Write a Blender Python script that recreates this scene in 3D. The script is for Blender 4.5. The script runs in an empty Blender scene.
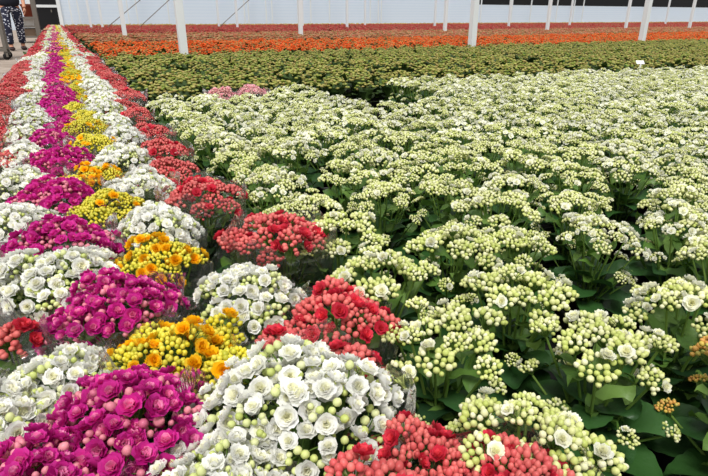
import bpy, math, random
import numpy as np
from mathutils import Matrix, Vector, Euler

random.seed(7)
rng = np.random.default_rng(7)
SC = bpy.context.scene
COL = SC.collection
PI = math.pi
Z = 0.33          # height of the flower tops

# ------------------------------------------------------------------ camera
TH = math.radians(22.166); PH = math.radians(27.226); H = 0.68
cam_d = bpy.data.cameras.new('camera'); cam = bpy.data.objects.new('camera', cam_d); COL.objects.link(cam)
cam.location = (0, 0, H); cam.rotation_euler = (PI/2-TH, 0, -PH)
cam_d.sensor_width = 36; cam_d.lens = 36*540/708; cam_d.clip_start = 0.02; cam_d.clip_end = 300
SC.camera = cam

# ------------------------------------------------------------------ materials
MATS = []; MIDX = {}
def s2l(c):
    return tuple((v/255/12.92 if v/255 <= .04045 else ((v/255+.055)/1.055)**2.4) for v in c)
def reg(m):
    MIDX[m.name] = len(MATS); MATS.append(m); return m
def mat(name, rgb, rough=.6, spec=.3, metal=0.):
    m = bpy.data.materials.new(name); m.use_nodes = True
    b = m.node_tree.nodes['Principled BSDF']
    b.inputs['Base Color'].default_value = (*s2l(rgb), 1)
    b.inputs['Roughness'].default_value = rough
    b.inputs['Specular IOR Level'].default_value = spec
    b.inputs['Metallic'].default_value = metal
    return reg(m)
def organic(name, a, b, c=None, rough=.5, spec=.3, trans=.25, objvar=.12):
    """petal / bud / leaf: colour varies from piece to piece and plant to plant, part of the light passes through"""
    m = bpy.data.materials.new(name); m.use_nodes = True
    nt = m.node_tree; N = nt.nodes; L = nt.links
    p = N['Principled BSDF']; out = N['Material Output']
    geo = N.new('ShaderNodeNewGeometry'); ramp = N.new('ShaderNodeValToRGB')
    cols = [a, b] + ([c] if c else [])
    e = ramp.color_ramp.elements
    e[0].color = (*s2l(cols[0]), 1); e[0].position = 0
    e[1].color = (*s2l(cols[-1]), 1); e[1].position = 1
    if c: k = e.new(.5); k.color = (*s2l(b), 1)
    L.new(geo.outputs['Random Per Island'], ramp.inputs[0])
    oi = N.new('ShaderNodeObjectInfo'); mr = N.new('ShaderNodeMapRange')
    mr.inputs['To Min'].default_value = 1-objvar; mr.inputs['To Max'].default_value = 1+objvar*.5
    L.new(oi.outputs['Random'], mr.inputs['Value'])
    hs = N.new('ShaderNodeHueSaturation'); L.new(ramp.outputs[0], hs.inputs['Color']); L.new(mr.outputs[0], hs.inputs['Value'])
    L.new(hs.outputs[0], p.inputs['Base Color'])
    p.inputs['Roughness'].default_value = rough; p.inputs['Specular IOR Level'].default_value = spec
    tr = N.new('ShaderNodeBsdfTranslucent'); L.new(hs.outputs[0], tr.inputs['Color'])
    mx = N.new('ShaderNodeMixShader'); mx.inputs[0].default_value = trans
    L.new(p.outputs[0], mx.inputs[1]); L.new(tr.outputs[0], mx.inputs[2]); L.new(mx.outputs[0], out.inputs[0])
    return reg(m)

KC = {  # petals, inner petals, buds
 'magenta': (((212,38,150),(226,66,168),(194,24,132)), ((250,168,206),(240,110,180)), ((222,104,140),(238,156,164),(206,90,132))),
 'red':     (((222,50,76),(232,76,96),(204,38,62)), ((250,96,108),(228,44,70)), ((212,84,88),(232,124,116),(196,74,76))),
 'yellow':  (((255,204,20),(252,192,14),(255,222,60)), ((252,190,14),(250,200,22)), ((226,212,44),(240,226,84),(190,190,50))),
 'white':   (((253,252,248),(249,249,241),(254,254,252)), ((252,250,232),(246,246,212)), ((196,208,112),(218,226,150),(234,236,190))),
 'cream':   (((250,249,236),(246,246,222),(252,252,244)), ((250,248,216),(244,244,204)), ((190,202,104),(222,225,152),(243,241,206))),
 'bud':     (((176,184,92),(196,176,112),(150,168,70)), ((200,186,110),(190,170,100)), ((142,164,66),(184,172,96),(122,148,56))),
 'orange':  (((250,108,40),(240,92,34),(255,140,66)), ((240,100,40),(230,80,30)), ((220,120,60),(186,150,80),(236,100,44))),
 'pink':    (((246,178,192),(250,204,208),(240,160,176)), ((248,190,196),(240,160,170)), ((236,176,172),(242,196,186),(224,160,150))),
 'dusty':   (((208,118,96),(188,132,88),(220,106,88)), ((200,110,92),(190,120,90)), ((168,150,92),(202,118,92),(146,136,74))),
 'crimson': (((200,62,72),(186,56,64),(214,84,84)), ((200,60,70),(180,50,60)), ((188,72,68),(160,104,66),(200,66,70))),
 'gold':    (((226,190,100),(214,170,80),(232,206,130)), ((226,180,70),(214,160,60)), ((200,180,100),(190,180,100),(220,180,100))),
 'amber':   (((236,190,110),(230,170,90),(240,200,120)), ((236,190,110),(230,170,90)), ((214,186,84),(222,160,86),(190,196,96))),
}
for k, (p, q, b) in KC.items():
    organic('petal_'+k, *p, trans=.36, rough=.6, spec=.15)
    organic('heart_'+k, q[0], q[1], trans=.25, rough=.55, spec=.2)
    organic('bud_'+k, *b, trans=.15, rough=.42, spec=.35)
organic('leaf', (40,76,36), (54,94,42), (32,62,34), rough=.45, spec=.35, trans=.15)
organic('leaf_young', (96,130,54), (80,118,48), (112,142,66), rough=.45, spec=.35, trans=.2)
organic('stem', (112,142,62), (94,128,52), (128,156,74), rough=.5, trans=.1)
organic('leaf_far', (52,76,32), (72,94,40), (40,62,28), rough=.6, trans=.15)
# veins on the leaves
for nm in ('leaf', 'leaf_young'):
    m = MATS[MIDX[nm]]; N = m.node_tree.nodes; L = m.node_tree.links
    tc = N.new('ShaderNodeTexCoord'); no = N.new('ShaderNodeTexNoise'); no.inputs['Scale'].default_value = 160
    bu = N.new('ShaderNodeBump'); bu.inputs['Strength'].default_value = .35; bu.inputs['Distance'].default_value = .002
    L.new(tc.outputs['Object'], no.inputs['Vector']); L.new(no.outputs[0], bu.inputs['Height']); L.new(bu.outputs[0], N['Principled BSDF'].inputs['Normal'])
mat('pot_plastic', (16,16,17), .45, .4)
mat('soil', (42,34,27), .95, .1)
mat('steel_white', (226,228,228), .45, .4)
mat('steel_grey', (120,114,106), .5, .4, .3)
mat('trolley_wood', (150,128,108), .7)
mat('carton', (226,224,218), .8)
mat('clay', (150,78,62), .7)
mat('rubber', (24,24,25), .7)
mat('skin', (196,140,112), .55)
mat('hair', (46,32,24), .6)
mat('shirt', (28,30,42), .8)
mat('shoe', (52,34,34), .5)
mat('door_dark', (22,22,24), .4)
mat('tag_white', (240,240,236), .5)

def noise_mat(name, c1, c2, scale, rough=.9, bump=0., coord='Object', detail=6):
    m = bpy.data.materials.new(name); m.use_nodes = True
    N = m.node_tree.nodes; L = m.node_tree.links; p = N['Principled BSDF']
    tc = N.new('ShaderNodeTexCoord'); no = N.new('ShaderNodeTexNoise'); ra = N.new('ShaderNodeValToRGB')
    no.inputs['Scale'].default_value = scale; no.inputs['Detail'].default_value = detail
    ra.color_ramp.elements[0].color = (*s2l(c1), 1); ra.color_ramp.elements[0].position = .35
    ra.color_ramp.elements[1].color = (*s2l(c2), 1); ra.color_ramp.elements[1].position = .68
    L.new(tc.outputs[coord], no.inputs['Vector']); L.new(no.outputs[0], ra.inputs[0]); L.new(ra.outputs[0], p.inputs['Base Color'])
    p.inputs['Roughness'].default_value = rough; p.inputs['Specular IOR Level'].default_value = .2
    if bump:
        bu = N.new('ShaderNodeBump'); bu.inputs['Strength'].default_value = bump; bu.inputs['Distance'].default_value = .01
        L.new(no.outputs[0], bu.inputs['Height']); L.new(bu.outputs[0], p.inputs['Normal'])
    return reg(m)
noise_mat('concrete', (138,124,112), (168,154,142), 3.2, .9, .15)
noise_mat('ground_fabric', (14,14,15), (30,29,28), 30, .8, .3)

# navy trousers with white specks
m = bpy.data.materials.new('dotted_navy'); m.use_nodes = True
N = m.node_tree.nodes; L = m.node_tree.links
tc = N.new('ShaderNodeTexCoord'); vo = N.new('ShaderNodeTexVoronoi'); vo.inputs['Scale'].default_value = 24
ra = N.new('ShaderNodeValToRGB'); ra.color_ramp.interpolation = 'CONSTANT'
ra.color_ramp.elements[0].color = (*s2l((205,208,220)), 1); ra.color_ramp.elements[1].color = (*s2l((30,34,56)), 1); ra.color_ramp.elements[1].position = .34
L.new(tc.outputs['Object'], vo.inputs['Vector']); L.new(vo.outputs['Distance'], ra.inputs[0]); L.new(ra.outputs[0], N['Principled BSDF'].inputs['Base Color'])
N['Principled BSDF'].inputs['Roughness'].default_value = .85
reg(m)

# greenhouse side wall: white sheet that lets daylight through, with fine horizontal ribs
m = bpy.data.materials.new('wall_sheet'); m.use_nodes = True
N = m.node_tree.nodes; L = m.node_tree.links; p = N['Principled BSDF']
tc = N.new('ShaderNodeTexCoord'); wv = N.new('ShaderNodeTexWave'); wv.bands_direction = 'Z'; wv.inputs['Scale'].default_value = 1.6
ra = N.new('ShaderNodeValToRGB')
ra.color_ramp.elements[0].color = (*s2l((232,240,248)), 1); ra.color_ramp.elements[1].color = (*s2l((238,244,250)), 1)
L.new(tc.outputs['Object'], wv.inputs['Vector']); L.new(wv.outputs['Fac'], ra.inputs[0]); L.new(ra.outputs[0], p.inputs['Base Color'])
p.inputs['Roughness'].default_value = .6
tr = N.new('ShaderNodeBsdfTranslucent'); L.new(ra.outputs[0], tr.inputs['Color'])
mx = N.new('ShaderNodeMixShader'); mx.inputs[0].default_value = .45
L.new(p.outputs[0], mx.inputs[1]); L.new(tr.outputs[0], mx.inputs[2]); L.new(mx.outputs[0], N['Material Output'].inputs[0])
reg(m)

# clear crinkled film of the sleeves
m = bpy.data.materials.new('film'); m.use_nodes = True
N = m.node_tree.nodes; L = m.node_tree.links
for n in list(N):
    if n.type == 'BSDF_PRINCIPLED': N.remove(n)
tp = N.new('ShaderNodeBsdfTransparent'); tp.inputs[0].default_value = (.97,.97,.97,1)
gl = N.new('ShaderNodeBsdfGlossy'); gl.inputs['Roughness'].default_value = .16; gl.inputs['Color'].default_value = (.95,.95,.95,1)
df = N.new('ShaderNodeBsdfTranslucent'); df.inputs[0].default_value = (.9,.9,.9,1)
lw = N.new('ShaderNodeLayerWeight'); lw.inputs['Blend'].default_value = .22
tc = N.new('ShaderNodeTexCoord'); no = N.new('ShaderNodeTexNoise'); no.inputs['Scale'].default_value = 26; no.inputs['Distortion'].default_value = 1.6
bu = N.new('ShaderNodeBump'); bu.inputs['Strength'].default_value = .9; bu.inputs['Distance'].default_value = .02
L.new(tc.outputs['Object'], no.inputs['Vector']); L.new(no.outputs[0], bu.inputs['Height'])
L.new(bu.outputs[0], lw.inputs['Normal']); L.new(bu.outputs[0], gl.inputs['Normal'])
mm = N.new('ShaderNodeMath'); mm.operation = 'MULTIPLY_ADD'; mm.inputs[1].default_value = .8; mm.inputs[2].default_value = .05
L.new(lw.outputs['Fresnel'], mm.inputs[0])
a1 = N.new('ShaderNodeMixShader'); L.new(mm.outputs[0], a1.inputs[0]); L.new(tp.outputs[0], a1.inputs[1]); L.new(gl.outputs[0], a1.inputs[2])
a2 = N.new('ShaderNodeMixShader'); a2.inputs[0].default_value = .05; L.new(a1.outputs[0], a2.inputs[1]); L.new(df.outputs[0], a2.inputs[2])
L.new(a2.outputs[0], N['Material Output'].inputs[0])
reg(m)

# ------------------------------------------------------------------ geometry kit (quads only, numpy)
def Tm(x, y, z): return np.array(Matrix.Translation((x, y, z)))
def Rm(a, ax): return np.array(Matrix.Rotation(a, 4, ax))
def Sm(x, y=None, z=None):
    y = x if y is None else y; z = x if z is None else z
    return np.diag([x, y, z, 1.])
def up_to(n, spin=0.):
    q = Vector((0, 0, 1)).rotation_difference(Vector(n))
    return np.array(q.to_matrix().to_4x4()) @ Rm(spin, 'Z')
class G:
    flat = False
    def __init__(s): s.v = []; s.f = []; s.m = []; s.n = 0
    def raw(s, v, f, m):
        v = np.asarray(v, float).reshape(-1, 3); f = np.asarray(f, np.int64).reshape(-1, 4)
        s.v.append(v); s.f.append(f + s.n); s.n += len(v)
        s.m.append(np.full(len(f), MIDX[m] if isinstance(m, str) else m) if np.isscalar(m) or isinstance(m, str) else m)
        return s
    def arr(s):
        if len(s.v) != 1:
            s.v = [np.concatenate(s.v)]; s.f = [np.concatenate(s.f)]; s.m = [np.concatenate(s.m)]
        return s.v[0], s.f[0], s.m[0]
    def add(s, o, M=None):
        v, f, m = o.arr()
        if M is not None: v = v @ M[:3, :3].T + M[:3, 3]
        s.raw(v, f, m); return s
    def mesh(s, name, smooth=True):
        v, f, m = s.arr(); me = bpy.data.meshes.new(name)
        me.vertices.add(len(v)); me.vertices.foreach_set('co', v.astype(np.float32).ravel())
        me.loops.add(len(f)*4); me.loops.foreach_set('vertex_index', f.astype(np.int32).ravel())
        me.polygons.add(len(f)); me.polygons.foreach_set('loop_start', np.arange(0, len(f)*4, 4, dtype=np.int32))
        used = sorted(set(m.tolist())); lut = np.zeros(len(MATS), np.int32)
        for i, u in enumerate(used): lut[u] = i; me.materials.append(MATS[u])
        me.polygons.foreach_set('material_index', lut[m]); me.polygons.foreach_set('use_smooth', np.full(len(f), smooth and not s.flat))
        me.update(); me.validate(); return me
def grid(fn, nu, nv, m, closed=False):
    g = G(); cols = nv if closed else nv+1
    v = [fn(i/nu, j/nv) for i in range(nu+1) for j in range(cols)]
    f = []
    for i in range(nu):
        for j in range(nv):
            a = i*cols+j; b = i*cols+(j+1) % cols if closed else a+1
            f.append((a, b, b+cols if not closed else (i+1)*cols+(j+1) % cols, a+cols))
    return g.raw(v, f, m)
def tube(pts, r0, r1, m, n=5):
    pts = [Vector(p) for p in pts]; k = len(pts); v = []; f = []
    for i, p in enumerate(pts):
        d = (pts[min(i+1, k-1)]-pts[max(i-1, 0)]).normalized(); q = Vector((0, 0, 1)).rotation_difference(d)
        r = r0+(r1-r0)*i/(k-1)
        for j in range(n):
            a = 2*PI*j/n; v.append(tuple(p + q @ Vector((r*math.cos(a), r*math.sin(a), 0))))
    for i in range(k-1):
        for j in range(n): f.append((i*n+j, i*n+(j+1) % n, (i+1)*n+(j+1) % n, (i+1)*n+j))
    return G().raw(v, f, m)
def box(x0, x1, y0, y1, z0, z1, m):
    v = [(x, y, z) for z in (z0, z1) for y in (y0, y1) for x in (x0, x1)]
    g = G(); g.flat = True
    return g.raw(v, [(0,2,3,1),(4,5,7,6),(0,1,5,4),(2,6,7,3),(0,4,6,2),(1,3,7,5)], m)
def qsphere(n, m):
    """cube sphere, radius 1, n quads along an edge"""
    key = {}; v = []; f = []
    def vid(p):
        k = tuple(round(c, 5) for c in p)
        if k not in key: key[k] = len(v); q = np.array(p); v.append(q/np.linalg.norm(q))
        return key[k]
    for ax in range(3):
        for sg in (-1, 1):
            for i in range(n):
                for j in range(n):
                    c = []
                    for (a, b) in ((i, j), (i+1, j), (i+1, j+1), (i, j+1)):
                        p = [0, 0, 0]; p[ax] = sg; p[(ax+1) % 3] = -1+2*a/n; p[(ax+2) % 3] = -1+2*b/n; c.append(vid(p))
                    f.append(c if sg > 0 else c[::-1])
    return G().raw(v, f, m)
def lathe(prof, n, m):
    return grid(lambda u, w: (prof[round(u*(len(prof)-1))][0]*math.cos(2*PI*w), prof[round(u*(len(prof)-1))][0]*math.sin(2*PI*w), prof[round(u*(len(prof)-1))][1]), len(prof)-1, n, m, True)

def petal(L_, W, nl, nw, m, curl=.15, cup=.3, wav=0.):
    def fn(u, v):
        v = v*2-1; prof = math.sin(PI*min(1, u*.62+.16))**.9*(1 if u < .9 else .8)
        w = W*prof*v
        return (w, u*L_, curl*L_*u*u*2 + cup*W*v*v*prof - wav*L_*u*u*u*math.cos(v*3))
    return grid(fn, nl, nw, m)
def bloom(kind, lod, R=.0115, rs=random):
    g = G()
    rings = {0: ((6,1.,.62,6,3,2),(6,.86,.56,30,3,2),(5,.64,.46,54,2,2),(4,.42,.36,76,2,1)),
             1: ((6,1.,.66,8,2,2),(5,.78,.56,38,2,1),(4,.5,.46,66,1,1)),
             2: ((5,1.,.8,8,1,1),(4,.66,.6,45,1,1))}[lod]
    for i, (n, l, w, el, nl, nw) in enumerate(rings):
        ph = rs.random()*6
        for k in range(n):
            pt = petal(R*l, R*w, nl, nw, ('petal_' if i < 2 else 'heart_')+kind, .12, .35, .12)
            M = Rm(2*PI*k/n+ph+rs.uniform(-.12, .12), 'Z') @ Tm(0, R*.06, .0006*i) @ Rm(math.radians(el+rs.uniform(-9, 9)), 'X') @ Sm(rs.uniform(.9, 1.1))
            g.add(pt, M)
    if lod < 2: g.add(lathe([(.0016, -.004), (.0019, 0), (.001, .0015)], 5, 'bud_'+kind))
    return g
def budg(kind, lod, r=.0046):
    g = qsphere(2 if lod == 0 else 1, 'bud_'+kind)
    v = g.v[0]
    if lod == 0:
        v[:, :2] *= (1-.3*np.clip(v[:, 2:3], 0, 1)**1.5)
        v *= (r, r, r*1.18)
    else: v *= (r*1.15, r*1.15, r*1.35)
    g.v[0] = v + np.array([0, 0, r*.6]); return g

def cluster(kind, nb, R, lod, rs, br=.0046, bl=.0115, fill=1., flat=.72):
    """-> geometry of buds and pedicels, list of bloom matrices"""
    sp = br*2.15; cap = math.radians(72); A = 2*PI*R*R*(1-math.cos(cap)); n = max(6, int(A/(sp*sp)*1.05))
    slots = []
    for i in range(n):
        c = 1-(1-math.cos(cap))*(i+.5)/n; t = i*2.39996+rs.uniform(-.15, .15); s_ = math.sqrt(1-c*c)
        nrm = Vector((s_*math.cos(t), s_*math.sin(t), c)); jit = rs.uniform(.93, 1.07)
        slots.append((Vector((nrm.x*R*jit, nrm.y*R*jit, (c-1)*R*flat*jit + rs.uniform(-.002, .002))), nrm))
    order = slots[:]; rs.shuffle(order); bs = []
    for p, nn in order:
        if len(bs) >= nb: break
        if all((p-q).length > bl*1.5 for q, _ in bs): bs.append((p, nn))
    g = G(); bg = budg(kind, lod, br)
    g.add(lathe([(.0012, -.03), (.0016, -.022), (.0008, -.012)], 4, 'stem'))
    for p, nn in slots:
        if any((p-q).length < bl*.92 for q, _ in bs) or rs.random() > fill: continue
        nz = (nn+Vector((rs.uniform(-.2, .2), rs.uniform(-.2, .2), .5))).normalized()
        g.add(bg, Tm(*p) @ up_to(nz) @ Sm(rs.uniform(.76, 1.14)))
        if lod == 0 and rs.random() < .8: g.add(tube([(0, 0, -.026), tuple(p*.6+Vector((0, 0, -.008))), tuple(p)], .0009, .0008, 'stem', 3))
    mats = []
    for p, nn in bs:
        nz = (nn+Vector((0, 0, .35))).normalized()
        mats.append(Tm(*(p+nn*.004)) @ up_to(nz, rs.uniform(0, 6)) @ Sm(rs.uniform(.85, 1.12)))
    return g, mats

def leaf_g(Ln, W, nl, nw, m, el, droop, rs):
    ph = rs.uniform(0, 6); tw = rs.uniform(-.012, .012)
    def fn(u, v):
        v = v*2-1; pr = (math.sin(PI*min(1, u**.85*.93+.05)))**.62
        sc = 1+(.11*abs(math.sin(5.5*PI*u)) if abs(v) > .9 and nl > 6 else 0)
        x = W*.5*pr*v*sc; y = u*Ln*(1+.05*(1-v*v)*u)
        return (x, y, math.sin(el)*u*Ln-droop*u*u*Ln + .18*abs(x) + .004*math.sin(u*7+ph)*v + tw*v*u)
    return grid(fn, nl, nw, m)
POTTOP = .115
def pot_g(lod):
    n = 24 if lod == 0 else 12
    g = lathe([(.001, .002), (.044, .002), (.046, .004), (.058, POTTOP-.012), (.0625, POTTOP-.012), (.064, POTTOP-.008), (.064, POTTOP), (.060, POTTOP), (.058, POTTOP-.014)], n, 'pot_plastic')
    g.add(lathe([(.058, POTTOP-.014), (.03, POTTOP-.010), (.001, POTTOP-.009)], n, 'soil'))
    return g
class Layout: pass
def layout(style, rs):
    """cluster positions of one plant: dome for the sleeved ones, looser umbels for the field"""
    o = Layout(); o.c = []
    if style == 'sleeve': n, R, drop, top = 15, .083, .040, Z-.004
    elif style == 'big': n, R, drop, top = 22, .100, .072, Z+.008
    elif style == 'mid': n, R, drop, top = 8, .058, .024, Z-.006
    elif style == 'tuft': n, R, drop, top = 3, .024, .010, Z-.010
    else: n, R, drop, top = 13, .083, .034, Z-.014
    lob = rs.randint(3, 5); lp = rs.uniform(0, 6)
    a0 = rs.uniform(0, 6)
    for i in range(n):
        r = R*math.sqrt((i+.45)/n)*rs.uniform(.93, 1.06); t = a0+i*2.39996+rs.uniform(-.12, .12)
        if style != 'big': r *= 1+.13*math.sin(lob*t+lp)*r/R
        z = top-drop*(r/R)**2+rs.uniform(-.009, .009)*(1 if style != 'field' else 1.6)+.008*math.sin(lob*t+lp)*r/R
        tilt = (.65 if style != 'field' else .4)*r/R
        nrm = Vector((math.cos(t)*math.sin(tilt), math.sin(t)*math.sin(tilt), math.cos(tilt)))
        o.c.append((Vector((r*math.cos(t), r*math.sin(t), z)), nrm, rs.uniform(.86, 1.14) if style != 'field' else rs.uniform(.72, 1.12)))
    if style == 'field':
        for i in range(6):
            t = a0+i*1.0472+rs.uniform(-.3, .3); r = rs.uniform(.075, .098)
            o.c.append((Vector((r*math.cos(t), r*math.sin(t), rs.uniform(.2, .25))), Vector((math.cos(t)*.5, math.sin(t)*.5, .85)).normalized(), rs.uniform(.5, .75)))
    o.seed = rs.randint(0, 10**6)
    return o
def foliage_g(o, style, lod):
    rs = random.Random(o.seed); g = G()
    nl, nw = ((20, 4), (5, 2), (3, 2))[lod]
    n = (18, 15, 12)[lod]
    for i in range(n):
        t = i*2.39996+rs.uniform(-.2, .2); f = i/n
        Ln = .105-.04*f; W = .066-.02*f; el = math.radians(8+50*f)
        y = .012*(1-f)
        lf = leaf_g(Ln*rs.uniform(.88, 1.1), W*rs.uniform(.85, 1.1), nl, nw, 'leaf', el, .35, rs)
        g.add(lf, Rm(t, 'Z') @ Tm(0, y, POTTOP+.010+.075*f))
    for p, nn, s in o.c:
        b = Vector((p.x*.16, p.y*.16, POTTOP-.005)); e = p-nn*.018
        mid = Vector((p.x*.55, p.y*.55, b.z+(e.z-b.z)*.62))
        g.add(tube([b, b.lerp(mid, .55)+Vector((0, 0, .01)), mid, e], .0030, .0018, 'stem', 5 if lod == 0 else 3))
        if lod < 2 and p.z > .24:   # small leaves up the flower stalks
            for k in range(2):
                q = b.lerp(mid, .7+.5*k); t = rs.uniform(0, 6)
                g.add(leaf_g(.042, .020, 4, 2, 'leaf_young', math.radians(45), .3, rs), Tm(*q) @ Rm(t, 'Z'))
    return g
def sleeve_g(rs, top, r1, n=28, nu=8):
    ph = [rs.uniform(0, 6) for _ in range(5)]
    def fn(u, w):
        a = 2*PI*w
        rim = .012*math.sin(4*a+ph[0])+.008*math.sin(7*a+ph[1])+.004*math.sin(13*a+ph[2])
        z = .085+(top+rim-.085)*u
        r = .062+(r1-.062)*u**.8 + u*(.004*math.sin(9*a+ph[3]+2*u)+.003*math.sin(17*a+ph[4]-3*u)) + .006*max(0, u-.8)*5*math.sin(5*a+ph[1])
        return (r*math.cos(a), r*math.sin(a), z)
    return grid(fn, nu, n, 'film', True)

# ------------------------------------------------------------------ linking
def obj(name, me, parent=None, M=None):
    if isinstance(me, G): me = me.mesh(name)
    o = bpy.data.objects.new(name, me); COL.objects.link(o)
    if parent: o.parent = parent
    if M is not None: o.matrix_local = Matrix(M.tolist())
    return o
def tag(o, label, cat, group=None, kind=None):
    if label: o['label'] = label
    if cat: o['category'] = cat
    if group: o['group'] = group
    if kind: o['kind'] = kind
    return o
def thing(name, label, cat, loc, rz=0, group=None, sc=1.):
    o = bpy.data.objects.new(name, None); COL.objects.link(o); o.location = loc; o.rotation_euler = (0, 0, rz); o.scale = (sc,)*3
    o.empty_display_size = .05
    return tag(o, label, cat, group)
def struct(name, g, **k):
    o = obj(name, g); o['kind'] = 'structure'; return o

# ------------------------------------------------------------------ plant prototypes
SPEC = {  # kind: (style, blooms per cluster, bud radius, bloom radius, cluster radius, bud fill)
 'magenta': ('sleeve', 7, .0045, .0104, .0255, .8),
 'red':     ('sleeve', 1, .0043, .0105, .0230, 1.),
 'yellow':  ('sleeve', 1, .0038, .0115, .0230, 1.),
 'white':   ('sleeve', 6, .0041, .0104, .0245, .95),
 'pink':    ('sleeve', 4, .0044, .0110, .0240, 1.),
 'cream':   ('field', 1, .0038, .0088, .0210, 1.),
 'amber':   ('field', 0, .0038, .0105, .0205, 1.),
}
NV = 4
STYLE_LAY = {st: [layout(st, random.Random(100+7*i+len(st))) for i in range(5)] for st in ('sleeve', 'field', 'big', 'mid', 'tuft')}
CL = {}
def clusters(kind, lod, opened=False):
    key = (kind, lod, opened)
    if key in CL: return CL[key]
    st, nb, br, bl, R, fill = SPEC[kind]
    if opened: nb += {'white': 3, 'red': 1}.get(kind, 2)
    if lod == 2 and kind == 'cream': nb += 1
    out = []
    for i in range(NV):
        rs = random.Random(hash((len(kind), ord(kind[0]), i, opened)) % 99991)
        nbi = max(0, nb+(i % 3)-1) if nb > 1 else (nb if i % 2 == 0 else 0)
        g, ms = cluster(kind, nbi, R, lod, rs, br, bl, fill, .72 if st == 'sleeve' else .5)
        if lod > 0:
            for k, M in enumerate(ms): g.add(bloom(kind, lod, bl, rs), M)
        out.append((g, ms))
    CL[key] = out; return out
ME = {}
def cached(key, fn, name):
    if key not in ME: ME[key] = fn().mesh(name)
    return ME[key]
def bloom_me(kind, i):
    return cached(('bloom', kind, i), lambda: bloom(kind, 0, SPEC[kind][3], random.Random(i*31+5)), 'bloom')
def head_g(kind, li, st, lod, opened):
    lay = STYLE_LAY[st][li]; g = G(); cs = clusters(kind, lod, opened); rs = random.Random(li)
    for p, nn, s in lay.c:
        g.add(cs[rs.randrange(NV)][0], Tm(*p) @ up_to(nn, rs.uniform(0, 6)) @ Sm(s))
    return g
COUNT = {}
def plant(kind, x, y, label, group, sc=1., lod=None, st=None, opened=False, name=None, sleeve=None, tall=0.):
    """one potted plant; parts by how large it shows"""
    rs = random.Random(int((x*977+y*331)*1000) % 1000003)
    d = math.hypot(x, y)
    if lod is None: lod = 0 if d < 1.0 else 1 if d < 1.9 else 2
    if st is None and SPEC[kind][0] == 'sleeve' and sc <= .72: st, sc = ('tuft', 1.) if sc <= .56 else ('mid', 1.)
    st = st or SPEC[kind][0]; li = rs.randrange(5); lay = STYLE_LAY[st][li]
    name = name or {'cream': 'white_kalanchoe', 'amber': 'budding_kalanchoe'}.get(kind, 'sleeved_%s_kalanchoe' % kind)
    t = thing(name, label, 'potted plant', (x, y, .004), rs.uniform(0, 6.28), group, sc)
    t.scale = (sc, sc, (1-(1-sc)*.3)*(.93 if st == 'tuft' else 1))
    obj('pot', cached(('pot', min(lod, 1)), lambda: pot_g(min(lod, 1)), 'pot'), t)
    obj('foliage', cached(('fol', st, li, lod), lambda: foliage_g(lay, st, lod), 'foliage'), t)
    if lod == 0:
        cs = clusters(kind, 0, opened)
        for p, nn, s in lay.c:
            ci = rs.randrange(NV); g, ms = cs[ci]
            c = obj('flower_cluster', cached(('cl0', kind, ci, opened), lambda: g, 'flower_cluster'), t, Tm(*p) @ up_to(nn, rs.uniform(0, 6)) @ Sm(s))
            for M in ms: obj('bloom', bloom_me(kind, rs.randrange(4)), c, M)
    elif lod == 1:
        cs = clusters(kind, 1, opened)
        for p, nn, s in lay.c:
            ci = rs.randrange(NV)
            obj('flower_cluster', cached(('cl1', kind, ci, opened), lambda: cs[ci][0], 'flower_cluster'), t, Tm(*p) @ up_to(nn, rs.uniform(0, 6)) @ Sm(s))
    else:
        obj('flower_head', cached(('head', kind, li, st, opened), lambda: head_g(kind, li, st, 2, opened), 'flower_head'), t)
    if sleeve is None: sleeve = st != 'field'
    if sleeve:
        si = rs.randrange(4); tp_, rr_ = {'big': (.30, .116), 'mid': (.27, .078), 'tuft': (.26, .068)}.get(st, ((.31, .275, .30, .285)[si], .096))
        obj('plastic_sleeve', cached(('slv', si, st), lambda: sleeve_g(random.Random(si+40), tp_, rr_), 'plastic_sleeve'), t)
    return t

# ------------------------------------------------------------------ low plants for the distance
def far_g(kind, lv, seed, spread=1.):
    rs = random.Random(seed); g = G()
    if lv == 3: ncl, sub, nleaf, R, cr = 24, 1, 13, .084, .0115
    else: ncl, sub, nleaf, R, cr = 8, 1, 5, .09, .028
    for i in range(nleaf):
        t = i*2.39996; f = i/nleaf
        g.add(leaf_g(.10, .07, 2, 1, 'leaf_far', math.radians(10+55*f), .2, rs), Rm(t, 'Z') @ Tm(0, 0, .14+.10*f))
    if lv == 4: g.add(tube([(0, 0, .004), (0, 0, .14)], .04, .05, 'leaf_far', 4))
    if lv == 3: g.add(tube([(0, 0, .004), (0, 0, POTTOP)], .046, .064, 'pot_plastic', 8)); g.add(tube([(0, 0, .1), (0, 0, .27)], .02, .06, 'leaf_far', 6))
    for i in range(ncl):
        r = R*math.sqrt((i+.5)/ncl); t = i*2.39996+rs.uniform(-.2, .2)
        z = Z-.012-.04*(r/R)**2+rs.uniform(-.016, .012)
        q = qsphere(2 if lv == 3 else 1, ('bud_' if rs.random() < .45 else 'petal_')+kind); v = q.v[0]
        v *= (cr*rs.uniform(.85, 1.25), cr*rs.uniform(.85, 1.25), cr*.6); v += rng.normal(0, cr*.12, v.shape)
        g.add(q, Tm(r*math.cos(t), r*math.sin(t), z) @ Rm(rs.uniform(0, 3), 'Z'))
    return g
def inview(x, y, m=.12):
    fw = x*math.sin(PH)+y*math.cos(PH); r = x*math.cos(PH)-y*math.sin(PH)
    return fw > .1 and abs(r) < fw*(.6078+m)+.25
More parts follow.
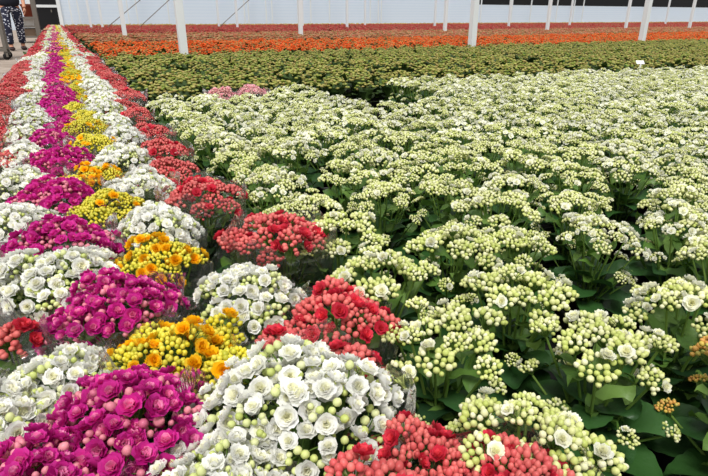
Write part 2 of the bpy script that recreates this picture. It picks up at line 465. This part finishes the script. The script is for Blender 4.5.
def mass(name, kind, pts, lv, label, cat, nvar=6, sc=1.):
    """one object of what lies past the counted plants"""
    base = [far_g(kind, lv, 70+i).arr() for i in range(nvar)]
    gg = G()
    for i, (vb, fb, mb) in enumerate(base):
        P = np.array(pts[i::nvar])
        if not len(P): continue
        a = rng.uniform(0, 6.28, len(P)); s = rng.uniform(.9, 1.1, len(P))*sc; c_, s_ = np.cos(a)*s, np.sin(a)*s
        X = vb[None, :, 0]*c_[:, None]-vb[None, :, 1]*s_[:, None]+P[:, None, 0]
        Y = vb[None, :, 0]*s_[:, None]+vb[None, :, 1]*c_[:, None]+P[:, None, 1]
        Zz = vb[None, :, 2]*rng.uniform(.93, 1.06, len(P))[:, None]*np.ones_like(X)
        V = np.stack([X, Y, Zz], -1).reshape(-1, 3)
        F = (fb[None]+(np.arange(len(P))*len(vb))[:, None, None]).reshape(-1, 4)
        gg.raw(V, F, np.tile(mb, len(P)))
    o = obj(name, gg); tag(o, label, cat, None, 'stuff'); return o
def band(kind, name, y0, y1, x0, pitch, lv, labels, group, mass_label, n_single=300):
    pts = []
    j = 0; y = y0
    while y < y1:
        x = x0
        while x < 75:
            px = x+random.uniform(-.2, .2)*pitch+(pitch*.5 if j % 2 else 0); py = y+random.uniform(-.2, .2)*pitch
            if inview(px, py): pts.append((px, py))
            x += pitch
            if not inview(x, y, .2) and x > y*2.2+1: break
        y += pitch; j += 1
    pts.sort(key=lambda p: p[0]*math.sin(PH)+p[1]*math.cos(PH))
    for i, (px, py) in enumerate(pts[:n_single]):
        v = i % 6
        me = cached(('far', kind, lv, v), lambda: far_g(kind, lv, 70+v), name)
        o = obj(name, me); o.location = (px, py, 0); o.rotation_euler = (0, 0, random.uniform(0, 6.28)); s = random.uniform(.9, 1.1); o.scale = (s, s, s*random.uniform(.96, 1.05))
        tag(o, labels(px, py), 'potted plant', group)
    if len(pts) > n_single: mass(name.replace('kalanchoe', 'kalanchoe_mass'), kind, pts[n_single:], lv, mass_label, 'potted plants')
    return len(pts)

ORD = 'first second third fourth fifth sixth seventh eighth ninth tenth eleventh twelfth thirteenth fourteenth fifteenth sixteenth'.split()

# ------------------------------------------------------------------ the sleeved rows (colour sorted, red white magenta yellow white red)
S = 'sleeved %s kalanchoe, '
bench = [
 # kind, x, y, scale, style, opened, label
 ('magenta', -.006, .478, 1.0, None, True, 'open magenta kalanchoe in clear sleeve, touching the big white plant\'s sleeve'),
 ('magenta', -.095, .410, 1.0, None, True, 'magenta kalanchoe with pale pink buds at the near end of its row'),
 ('magenta', .006, .741, 1.04, None, False, 'magenta kalanchoe just behind the first yellow one, second pair along its row'),
 ('magenta', -.059, 1.028, 1.05, None, False, 'dense magenta kalanchoe beside the sleeved white one, third along its row'),
 ('magenta', -.068, 1.344, 1.05, None, False, 'magenta kalanchoe, fourth along its row, next to all-yellow budded plant'),
 ('magenta', -.050, 1.74, .95, None, False, 'magenta kalanchoe, fifth along its row'),
 ('magenta', -.085, 2.04, .95, None, False, 'magenta kalanchoe, sixth along its row'),
 ('yellow', .050, .592, .92, None, True, 'yellow kalanchoe with three golden blooms between magenta and big white plants'),
 ('yellow', .128, .615, .50, None, False, 'tiny yellow tuft with one orange bloom between two white kalanchoes'),
 ('yellow', .118, .530, .50, None, False, 'tiny yellow-green budded tuft behind the big white kalanchoe'),
 ('yellow', .086, .897, .95, None, True, 'yellow kalanchoe with many golden blooms, second along the yellow row'),
 ('yellow', .032, 1.224, .95, None, False, 'all-bud yellow kalanchoe between magenta and white plants, third in yellow row'),
 ('yellow', .030, 1.533, .85, None, True, 'orange-yellow kalanchoe, fourth along the yellow row'),
 ('yellow', -.028, 1.50, .5, None, True, 'tiny orange-yellow kalanchoe pressed against the magenta row'),
 ('yellow', .045, 1.91, .95, None, False, 'yellow kalanchoe, fifth along the yellow row'),
 ('yellow', .037, 2.23, 1.0, None, False, 'yellow kalanchoe, sixth along the yellow row'),
 ('white', .158, .425, 1.08, 'big', True, 'biggest white kalanchoe, full dome of open blooms in a clear sleeve'),
 ('white', .052, .360, .88, None, True, 'white kalanchoe half under film, touching the front of the biggest white one'),
 ('white', .188, .705, .95, None, False, 'white kalanchoe with greenish buds right behind the biggest white one'),
 ('white', .112, 1.055, .95, None, True, 'white kalanchoe behind the golden-bloomed yellow one, third in its row'),
 ('white', .122, 1.371, .96, None, True, 'wide white kalanchoe, fourth along the row beside the reds'),
 ('white', .110, 1.69, .98, None, False, 'white kalanchoe, fifth along the row beside the reds'),
 ('white', .142, 2.0, .96, None, False, 'white kalanchoe, sixth along the row beside the reds'),
 ('white', -.069, .589, .88, None, True, 'white kalanchoe between two magenta ones, by the twisted film tip'),
 ('white', -.140, .535, .95, None, True, 'white kalanchoe cut by the picture edge, beside the twin magenta plants'),
 ('white', -.065, .872, 1.06, None, False, 'sleeved white kalanchoe wedged between second and third magenta plants'),
 ('white', -.135, 1.205, .95, None, False, 'white kalanchoe beyond the third magenta one, aisle side'),
 ('white', -.145, 1.53, .95, None, False, 'white kalanchoe, aisle side, beside fourth and fifth magenta ones'),
 ('white', -.150, 1.85, .95, None, False, 'white kalanchoe, aisle side, beside fifth and sixth magenta ones'),
 ('white', -.150, 2.17, .98, None, False, 'white kalanchoe, aisle side, just beyond the sixth magenta one'),
 ('white', -.165, .93, .9, None, True, 'white kalanchoe in film at the picture edge above the small coral one'),
 ('red', .236, .305, .80, None, True, 'red kalanchoe of coral buds at the very near end, beside the biggest white one'),
 ('red', .168, .262, .62, None, False, 'small coral-budded red kalanchoe in front of the biggest white one'),
 ('red', .295, .238, .80, None, True, 'red kalanchoe under a slack film edge, in front of the white-budded field'),
 ('red', .282, .585, .92, None, True, 'red kalanchoe with open scarlet heads behind the large slack sleeve'),
 ('red', .243, .478, .55, None, True, 'small red tuft inside the slack sleeve beside the biggest white one'),
 ('red', .190, .560, .50, None, False, 'small round red tuft between two white kalanchoes'),
 ('red', .310, .880, 1.05, None, True, 'wide red kalanchoe against the white-budded field, third in the red row'),
 ('red', .236, .925, .5, None, False, 'small red tuft beside the third big red kalanchoe'),
 ('red', .235, 1.205, 1.05, None, True, 'dark red kalanchoe, fourth along the red row'),
 ('red', .205, 1.480, .95, None, False, 'red kalanchoe, fifth along the red row'),
 ('red', .233, 1.735, .95, None, False, 'red kalanchoe, sixth along the red row'),
 ('red', .237, 2.05, .95, None, True, 'bright red kalanchoe, seventh along the red row'),
 ('red', -.125, .735, .56, None, True, 'small coral-red kalanchoe among the whites at the picture edge'),
 ('red', -.215, 1.84, .85, None, False, 'coral-red kalanchoe at the aisle edge beside the whites'),
 ('red', -.245, 2.18, .9, None, False, 'red kalanchoe on the aisle edge, one place beyond the first'),
]
GRP = {'magenta': 'magenta kalanchoes in the sleeved rows', 'yellow': 'yellow kalanchoes in the sleeved rows',
       'white': 'white kalanchoes in the sleeved rows', 'red': 'red kalanchoes in the sleeved rows', 'pink': 'pink sleeved kalanchoes'}
for k, x, y, sc, st, op, lab in bench:
    plant(k, x, y+.018, lab, GRP[k], sc, st=st, opened=op)
# further along, in step
columns = [('red', -.285, 0, 'aisle-side red row', 2), ('white', -.175, 1, 'aisle-side white row', 6), ('magenta', -.068, 0, 'magenta row', 6), ('yellow', .040, 1, 'yellow row', 5), ('white', .145, 0, 'field-side white row', 6), ('red', .245, 1, 'field-side red row', 7)]
far_pts = {'red': [], 'white': [], 'magenta': [], 'yellow': []}
for ci, (k0, cx, odd, row, n0) in enumerate(columns):
    y = 2.36+(.155 if odd else 0)
    if k0 == 'yellow': y = 2.52
    n = 0
    while y < 36:
        x = cx+random.uniform(-.03, .03); yy = y+random.uniform(-.05, .05); k = k0
        if n > 9 and random.random() < .13: k = columns[max(0, min(5, ci+random.choice((-1, 1))))][0]
        s_ = random.uniform(.86, 1.1)
        if y < 7.2:
            if n < 9: lab = '%s sleeved kalanchoe, %s plant up the %s from the near end' % (k, ORD[min(15, n0+n)], row)
            else: lab = 'small %s sleeved kalanchoe well up the sleeved rows, alike among its colour' % k
            plant(k, x, yy, lab, GRP[k], max(s_, .8), opened=random.random() < .4)
        elif y < 16.5:
            v = n % 6; nm = 'sleeved_%s_kalanchoe' % k
            o = obj(nm, cached(('far', k, 3, v), lambda: far_g(k, 3, 70+v), nm)); o.location = (x, yy, 0); o.rotation_euler = (0, 0, random.uniform(0, 6)); o.scale = (s_*1.05, s_*1.05, random.uniform(.93, 1.04))
            tag(o, 'tiny %s kalanchoe far up the sleeved rows towards the dark doorway' % k, 'potted plant', GRP[k])
        else: far_pts[k].append((x, yy))
        y += .31*random.uniform(.85, 1.1); n += 1
for k, pts in far_pts.items():
    mass('%s_kalanchoe_mass' % k, k, pts, 4, 'distant %s kalanchoes at the far end of the sleeved rows by the doorway' % k, 'potted plants', sc=1.1)
# twisted film tips that stand above two of the sleeves
def tip(px, py, z0, z1, lean, par):
    def fn(u, w):
        a = 2*PI*w; r = .016*(1-u)**.7+.0025; z = z0+(z1-z0)*u
        return (r*math.cos(a+2.5*u)*1.2+lean[0]*u, r*math.sin(a+2.5*u)*.35+lean[1]*u+.003*math.sin(9*u), z)
    g = grid(fn, 10, 14, 'film', True)
    return obj('film_tip', g, par, np.array(par.matrix_basis.inverted()) @ Tm(px, py, 0))
for o in list(COL.objects):
    if o.get('label', '').startswith('white kalanchoe between two magenta'): tip(-.005, .585, .20, .335, (-.012, .0), o)
    if o.get('label', '').startswith('white kalanchoe right behind') or o.get('label', '').startswith('white kalanchoe in film'): tip(-.115, .80, .22, .34, (-.02, 0), o)

# ------------------------------------------------------------------ pink sleeved pair at the field's far edge
plant('pink', .735, 2.99, 'pale pink sleeved kalanchoe at the field\'s far edge, the one nearer the sleeved rows', GRP['pink'], 1., lod=2)
plant('pink', .905, 2.99, 'pale pink sleeved kalanchoe at the field\'s far edge, the one farther from the sleeved rows', GRP['pink'], 1., lod=2)

# ------------------------------------------------------------------ the white-budded field
GF = 'white-budded kalanchoes in black pots on the ground'
near = [
 (.353, .300, .95, False, 'white-budded kalanchoe at the near end, just behind the slack film of a red one'),
 (.384, .487, 1.0, False, 'white-budded kalanchoe beside the large slack sleeve, second back along the sleeved rows'),
 (.408, .690, 1.0, False, 'white-budded kalanchoe beside the scarlet plant, third back along the sleeved rows'),
 (.425, .880, 1.0, False, 'white-budded kalanchoe beside the wide red plant, fourth back along the sleeved rows'),
 (.560, .375, 1.0, False, 'white-budded kalanchoe with broad dark leaves, black pot and bare ground before it'),
 (.566, .545, 1.0, False, 'white-budded kalanchoe directly behind the one with broad dark leaves'),
 (.592, .740, 1.0, False, 'white-budded kalanchoe, second behind the one with broad dark leaves'),
 (.748, .392, 1.0, True, 'white kalanchoe with open blooms among its buds beside the broad-leaved plant'),
 (.705, .700, .9, False, 'white-budded kalanchoe touching the isolated potted one'),
 (.890, .665, .88, True, 'isolated white kalanchoe with dark ground around it and pot rim showing'),
 (1.055, .600, 1.0, True, 'white kalanchoe in a loose spread next to the isolated potted one'),
 (1.20, .70, 1.0, False, 'white-budded kalanchoe beyond the loose spread one'),
]
for x, y, sc, op, lab in near: plant('cream', x, y, lab, GF, sc, opened=op)
plant('amber', .672, .240, 'kalanchoe with orange-tinged buds and pale serrated leaves at the picture corner', None, 1.0)
nfield = 0
j = 0; y = .885
while y < 3.35:
    i = 0
    while True:
        x = .425+.185*i+random.uniform(-.014, .014); yy = y-.022*i+random.uniform(-.014, .014)
        if x > 5: break
        i += 1
        if y-.022*(i-1)+.0 < .5: pass
        if i <= 5 and y < .9: 
            if x < .52: continue
        if not inview(x, yy, .04): continue
        if math.hypot(x-.89, yy-.665) < .17 or math.hypot(x-1.055, yy-.6) < .15 or math.hypot(x-1.2, yy-.70) < .15: continue
        if any(math.hypot(x-a, yy-b) < .14 for a, b, *_ in near): continue
        if math.hypot(x-.545, yy-1.44) < .09: continue
        if 1.28 < x < 1.80 and 2.28 < yy: continue
        if yy > (2.98 if x < 1.9 else 3.22): continue
        if j < 5 and i <= 8:
            lab = 'white-budded kalanchoe, %s pot out from the sleeved rows in the %s full field row' % (ORD[i-1], ORD[j])
        else: lab = 'white-budded kalanchoe among many alike in the %s of the white field' % ('middle' if j < 8 else 'far part')
        plant('cream', x, yy, lab, GF, random.uniform(.93, 1.07), opened=random.random() < .22)
        nfield += 1
    # rows carry on to the side of the field that reaches closer
    y += .18; j += 1
yy0 = .885-.18
for jj in range(6):
    for i in range(2, 30):
        x = .445+.185*i; yy = .885-.022*i-.18*(jj+1)
        if yy < .2 or not inview(x, yy, .04): continue
        if any(math.hypot(x-a, yy-b) < .15 for a, b, *_ in near): continue
        if math.hypot(x-.672, yy-.240) < .16 or math.hypot(x-.82, yy-.52) < .1: continue
        plant('cream', x+random.uniform(-.014, .014), yy+random.uniform(-.014, .014), 'white-budded kalanchoe on the side of the field away from the sleeved rows', GF, random.uniform(.93, 1.05), opened=random.random() < .3)
        nfield += 1
print('field', nfield)
# an empty black pot in the gap of the field
t = thing('empty_pot', 'empty black plastic pot standing in a gap of the white field', 'pot', (.545, 1.44, .004))
obj('pot', cached(('pot', 1), lambda: pot_g(1), 'pot'), t); 
# white card on a stake between the fields
t = thing('plant_label', 'small white card on a stake between white and green fields', 'plant label', (4.27, 3.09, 0), -.5)
obj('stake', box(-.006, .006, -.002, .002, 0, .33, 'tag_white'), t); obj('card', box(-.032, .032, -.002, .002, 0, .04, 'tag_white'), t, Tm(0, 0, .325) @ Rm(-.9, 'X'))

# ------------------------------------------------------------------ coloured fields behind
def lab_by(kindtxt, a, b):
    return lambda x, y: a % kindtxt if x < 2 else b % kindtxt
band('bud', 'green_kalanchoe', 3.24, 6.6, .44, .185, 3, lab_by('olive-budded green kalanchoe', '%s in the band behind the white field, near the sleeved rows', '%s in the band behind the white field, away from the sleeved rows'), 'olive-budded kalanchoes behind the white field', 'rest of the olive-budded green kalanchoe band before the orange flowers')
band('orange', 'orange_kalanchoe', 6.75, 10.3, .5, .19, 3, lab_by('orange kalanchoe', '%s in the orange band, near the sleeved rows', '%s in the orange band, away from the sleeved rows'), 'orange kalanchoes in the orange band', 'rest of the orange kalanchoe band behind the olive-green one')
band('dusty', 'dusty_pink_kalanchoe', 10.4, 16, .5, .2, 4, lambda x, y: 'dusty pink kalanchoe in the band behind the orange one', 'dusty pink kalanchoes behind the orange band', 'rest of the dusty pink kalanchoe band')
band('crimson', 'crimson_kalanchoe', 16.1, 33, .5, .27, 4, lambda x, y: 'crimson kalanchoe in the far red band', 'crimson kalanchoes in the far red band', 'rest of the crimson kalanchoe band before the yellow strip')
band('gold', 'golden_kalanchoe', 33.1, 38.4, .6, .4, 4, lambda x, y: 'golden kalanchoe in the thin strip along the back wall', 'golden kalanchoes along the back wall', 'rest of the golden kalanchoe strip along the back wall')

# ------------------------------------------------------------------ floor, walls
struct('floor', box(-8, 80, -3, 42, -.1, 0, 'concrete'))
struct('trim_ground_fabric', box(-.30, 79, -2.5, 39.0, .0005, .004, 'ground_fabric'))
struct('wall_back', box(-8, -1.1, 40, 40.06, 0, 5, 'wall_sheet').add(box(.48, 32.3, 40, 40.06, 0, 5, 'wall_sheet')).add(box(32.3, 80, 40, 40.06, 0, 1.75, 'wall_sheet')).add(box(-1.1, .48, 40, 40.06, 2.4, 5, 'wall_sheet')))
struct('trim_shade_screen', box(32.3, 80, 40.0, 40.06, 1.75, 5, 'rubber'))
d = struct('door_1', box(-1.1, .27, 40.0, 40.06, 0, 2.4, 'door_dark'))
obj('door_frame', box(.27, .48, 39.94, 40.08, 0, 2.4, 'steel_white').add(box(-1.3, -1.1, 39.94, 40.08, 0, 2.4, 'steel_white')).add(box(-1.1, .27, 39.93, 39.99, 1.27, 1.42, 'steel_white')), d)
obj('door_handle', box(-.1, -.04, 39.9, 39.94, 1., 1.15, 'steel_grey'), d)

# ------------------------------------------------------------------ posts
def post(x, y, w, label, group, hgt=4.2):
    t = thing('greenhouse_post', label, 'post', (x, y, 0), 0, group)
    obj('shaft', cached(('post', w, hgt), lambda: box(-w/2, w/2, -w/2, w/2, 0, hgt, 'steel_white'), 'shaft'), t)
    obj('base_plate', cached(('pb', w), lambda: box(-w, w, -w, w, .0005, .02, 'steel_white'), 'base_plate'), t)
GP = 'white steel greenhouse posts'
post(1.25, 6.68, .085, 'thick white steel post rising where the green band meets the orange, near the sleeved rows', GP)
post(5.38, 6.68, .085, 'thick white steel post between green and orange bands, middle of the three', GP)
post(9.16, 6.70, .085, 'thick white steel post between green and orange bands, farthest from the sleeved rows', GP)
mid = [(1.296,13.33),(5.16,12.8),(10.3,14.1),(14.13,13.8),(19.7,15.2),(21.9,14.07)]
for i, (x, y) in enumerate(mid):
    post(x, y, .085, 'slimmer white steel post in the dusty pink band, %s out from the sleeved rows' % ORD[i], GP)
for x, y in ((1.316,26.5),(1.738,26.3),(7.04,28),(6.96,24.5),(11.54,28.3),(11.19,22.4),(15.3,28.4),(16.4,23.3),(19.55,21.6),(25.4,23.2),(35.1,24.2)):
    post(x, y, .085, 'thin distant white post standing in the crimson band', GP)
for x in (0.95, 1.38, 4.16, 4.68, 6.6, 9.78, 11.61, 11.89, 13.16, 13.59, 15.52, 16.51, 18.01, 21.4, 22.1, 22.36, 32.01, 35.4, 37.59, 40.74, 42.89, 44.07, 53.6):
    post(x, 38.9, .075, 'very thin distant post just before the back wall', GP)
def cable(a, b, lab):
    v = Vector(b)-Vector(a); e = Vector(a)+v*2.4; s = Vector(a)-v*(a[2]/v.z)
    tag(obj('brace_cable', tube([s, e], .018, .018, 'steel_grey', 5)), lab, 'cable', 'diagonal brace cables before the back wall')
cable((2.63, 27, .8), (3.45, 27, 1.4), 'slanting brace cable before the back wall, closest to the doorway')
cable((3.54, 27, .52), (4.67, 27, 1.42), 'slanting brace cable before the back wall, just behind the thick post')
cable((7.09, 27, .51), (8.32, 27, 1.47), 'slanting brace cable before the back wall, beyond the first thick post')

# ------------------------------------------------------------------ trolleys
def trolley(x, y, rz, lx, ly, shelves, label, hgt=1.9, uw=.025):
    t = thing('plant_trolley', label, 'trolley', (x, y, 0), rz, 'steel plant trolleys in the aisle')
    for a in (0, lx):
        for b in (0, ly):
            obj('upright', box(a-uw, a+uw, b-.02, b+.02, .12, hgt, 'steel_grey'), t)
            w = obj('caster', lathe([(.001, -.018), (.055, -.018), (.06, -.01), (.06, .01), (.055, .018), (.001, .018)], 16, 'rubber'), t, Tm(a, b, .0605) @ Rm(PI/2, 'X') @ Rm(.6, 'Y'))
            obj('fork', box(a-.03, a+.03, b-.024, b-.020, .05, .13, 'steel_grey').add(box(a-.03, a+.03, b+.020, b+.024, .05, .13, 'steel_grey')).add(box(a-.03, a+.03, b-.024, b+.024, .12, .135, 'steel_grey')), w, None).matrix_local = (Matrix((Tm(a, b, .0605) @ Rm(PI/2, 'X') @ Rm(.6, 'Y')).tolist())).inverted()
    for z in shelves:
        s = obj('shelf', box(-.0, lx, 0, ly, z, z+.018, 'trolley_wood'), t)
        obj('shelf_rail', box(-.02, lx+.02, -.022, 0, z-.02, z+.035, 'steel_grey').add(box(-.02, lx+.02, ly, ly+.022, z-.02, z+.035, 'steel_grey')), s)
    return t
trolley(-1.90, 11.6, 0, 1.05, .57, (.16, 1.3), 'brown-grey wheeled trolley nearer in the aisle, its shelf corner showing in front of the person')
trolley(-.98, 19.4, 0, .5, .95, (.16, .44, .68, 1.35), 'tall grey trolley beside the far end of the sleeved rows, behind the person', uw=.06)
t = tag(obj('carton', box(-.2, .2, -.15, .15, 0, .2, 'carton')), 'white carton box on the second shelf of the far trolley', 'box'); t.location = (-.73, 19.7, .459)
t = thing('crate', 'brown-grey crate on the bottom shelf of the far trolley', 'crate', (-.73, 19.8, .179))
obj('crate_body', box(-.17, .17, -.3, .3, 0, .2, 'trolley_wood'), t); obj('rim', box(-.185, .185, -.315, .315, .2, .225, 'steel_grey'), t)
t = thing('clay_pot', 'reddish-brown pot on the third shelf of the far trolley', 'pot', (-.66, 19.75, .699))
obj('pot', lathe([(.001, 0), (.11, 0), (.15, .30), (.17, .30), (.17, .36), (.15, .36), (.14, .31), (.001, .30)], 16, 'clay'), t)

# ------------------------------------------------------------------ person
def skin(name, verts, edges, radii, material, parent, M=None, sub=2):
    me = bpy.data.meshes.new(name); me.from_pydata(verts, edges, []); me.materials.append(MATS[MIDX[material]])
    o = bpy.data.objects.new(name, me); COL.objects.link(o)
    if parent: o.parent = parent
    md = o.modifiers.new('skin', 'SKIN'); md.use_smooth_shade = True
    lay = me.skin_vertices[0] if len(me.skin_vertices) else None
    if lay is None:
        # the layer comes with the modifier; make sure it exists
        me.attributes.new('skin_vertices', 'FLOAT_VECTOR', 'POINT'); lay = me.skin_vertices[0]
    for i, r in enumerate(radii):
        rr = r if isinstance(r, tuple) else (r, r)
        lay.data[i].radius = rr; lay.data[i].use_root = (i == 0)
    o.modifiers.new('sub', 'SUBSURF').levels = sub; o.modifiers[-1].render_levels = sub
    return o
P = tag(bpy.data.objects.new('person', None), 'person in dark top and white-specked navy trousers walking in the aisle', 'person'); COL.objects.link(P)
P.location = (-.84, 15.0, 0); P.rotation_euler = (0, 0, .15); P.scale = (1.3, 1.15, 1.03)
# local: x across, y depth (faces -y)
hipz = .86
body = skin('body', [(0,0,.95),(0,0,1.12),(0,-.01,1.32),(0,0,1.42),(0,-.01,1.50),(0,-.02,1.60),(0,-.02,1.68),
    (-.09,0,.88),(-.10,-.10,.48),(-.10,-.06,.09),(-.10,-.17,.03),
    (.09,0,.88),(.10,.08,.48),(.10,.16,.10),(.10,.06,.03),
    (-.17,0,1.38),(-.22,.06,1.12),(-.21,-.06,.90),(-.20,-.10,.82),
    (.17,0,1.38),(.22,-.02,1.12),(.21,-.14,.93),(.20,-.19,.86)],
    [(0,1),(1,2),(2,3),(3,4),(4,5),(5,6),(0,7),(7,8),(8,9),(9,10),(0,11),(11,12),(12,13),(13,14),(3,15),(15,16),(16,17),(17,18),(3,19),(19,20),(20,21),(21,22)],
    [(.10,.07),(.10,.07),(.12,.08),(.09,.07),.05,(.075,.09),(.07,.08),.085,.055,.035,.03,.085,.055,.035,.03,.05,.038,.028,.03,.05,.038,.028,.03], 'skin', P)
tr_ = skin('trousers', [(0,0,.98),(0,0,.90),(-.09,0,.84),(-.10,-.06,.62),(-.10,-.10,.48),(-.10,-.06,.11),(.09,0,.84),(.10,.05,.62),(.10,.08,.48),(.10,.15,.12)],
    [(0,1),(1,2),(2,3),(3,4),(4,5),(1,6),(6,7),(7,8),(8,9)], [(.16,.115),(.15,.12),.105,.085,.072,.058,.105,.085,.072,.058], 'dotted_navy', P)
skin('shirt', [(0,0,.83),(0,0,1.12),(0,-.01,1.32),(0,0,1.43),(-.16,0,1.39),(-.22,.05,1.16),(.16,0,1.39),(.22,-.02,1.16)],
    [(0,1),(1,2),(2,3),(3,4),(4,5),(3,6),(6,7)], [(.22,.17),(.175,.14),(.165,.125),(.08,.075),.07,.06,.07,.06], 'shirt', P)
for sx, fy in ((-.10, -.06), (.10, .16)):
    s = skin('shoe', [(sx, fy+.03, .055), (sx, fy-.08, .05), (sx, fy-.18, .04)], [(0,1),(1,2)], [(.05,.055),(.048,.042),(.045,.032)], 'shoe', P)
    s.location = (0, 0, -.004)
hr = obj('hair', qsphere(6, 'hair'), P, Tm(0, .012, 1.645) @ Sm(.088, .105, .115))
for sx in (-.028, .028): obj('eye', qsphere(3, 'tag_white'), P, Tm(sx, -.105, 1.63) @ Sm(.010))
for sx, hx, hy, hz in ((-1, -.20, -.11, .80), (1, .20, -.20, .84)):
    hnd = obj('hand', qsphere(4, 'skin'), P, Tm(hx, hy, hz-.03) @ Sm(.022, .036, .048))
    for k in range(5):
        th = k == 4
        p0 = Vector((0, -.028+.018*k, -.03)) if not th else Vector((-.01*sx, -.03, .01))
        ln = (.062, .07, .066, .052, .05)[k]
        p1 = p0+Vector((-.006*sx, 0, -ln*.5)) if not th else p0+Vector((-.015*sx, -.02, -.02))
        p2 = p1+Vector((-.022*sx, 0, -ln*.45)) if not th else p1+Vector((-.012*sx, -.01, -.025))
        f_ = obj('finger', tube([p0, p1, p2], .009, .0065, 'skin', 6), P, Tm(hx, hy, hz-.03))

# ------------------------------------------------------------------ light
w = bpy.data.worlds.new('world'); SC.world = w; w.use_nodes = True
N = w.node_tree.nodes; L = w.node_tree.links; bg = N['Background']
tc = N.new('ShaderNodeTexCoord'); sx = N.new('ShaderNodeSeparateXYZ'); ra = N.new('ShaderNodeValToRGB')
ra.color_ramp.elements[0].color = (.82,.87,.93,1); ra.color_ramp.elements[1].color = (1,1.,1.,1)
ra.color_ramp.elements[0].position = .0; ra.color_ramp.elements[1].position = .6
L.new(tc.outputs['Generated'], sx.inputs[0]); L.new(sx.outputs['Z'], ra.inputs[0]); L.new(ra.outputs[0], bg.inputs[0])
bg.inputs[1].default_value = .8
sd = bpy.data.lights.new('sun', 'SUN'); sd.energy = 3.2; sd.angle = math.radians(22); sd.color = (1, .985, .95)
so = bpy.data.objects.new('sun', sd); COL.objects.link(so)
so.rotation_euler = Vector((-.3, -.42, 1)).to_track_quat('Z', 'Y').to_euler(); so.location = (0, 0, 6)

SC.view_settings.view_transform = 'Standard'; SC.view_settings.look = 'None'; SC.view_settings.exposure = 0; SC.view_settings.gamma = 1
SC.view_settings.use_curve_mapping = False
SC.cycles.transparent_max_bounces = 24
SC.cycles.max_bounces = 8
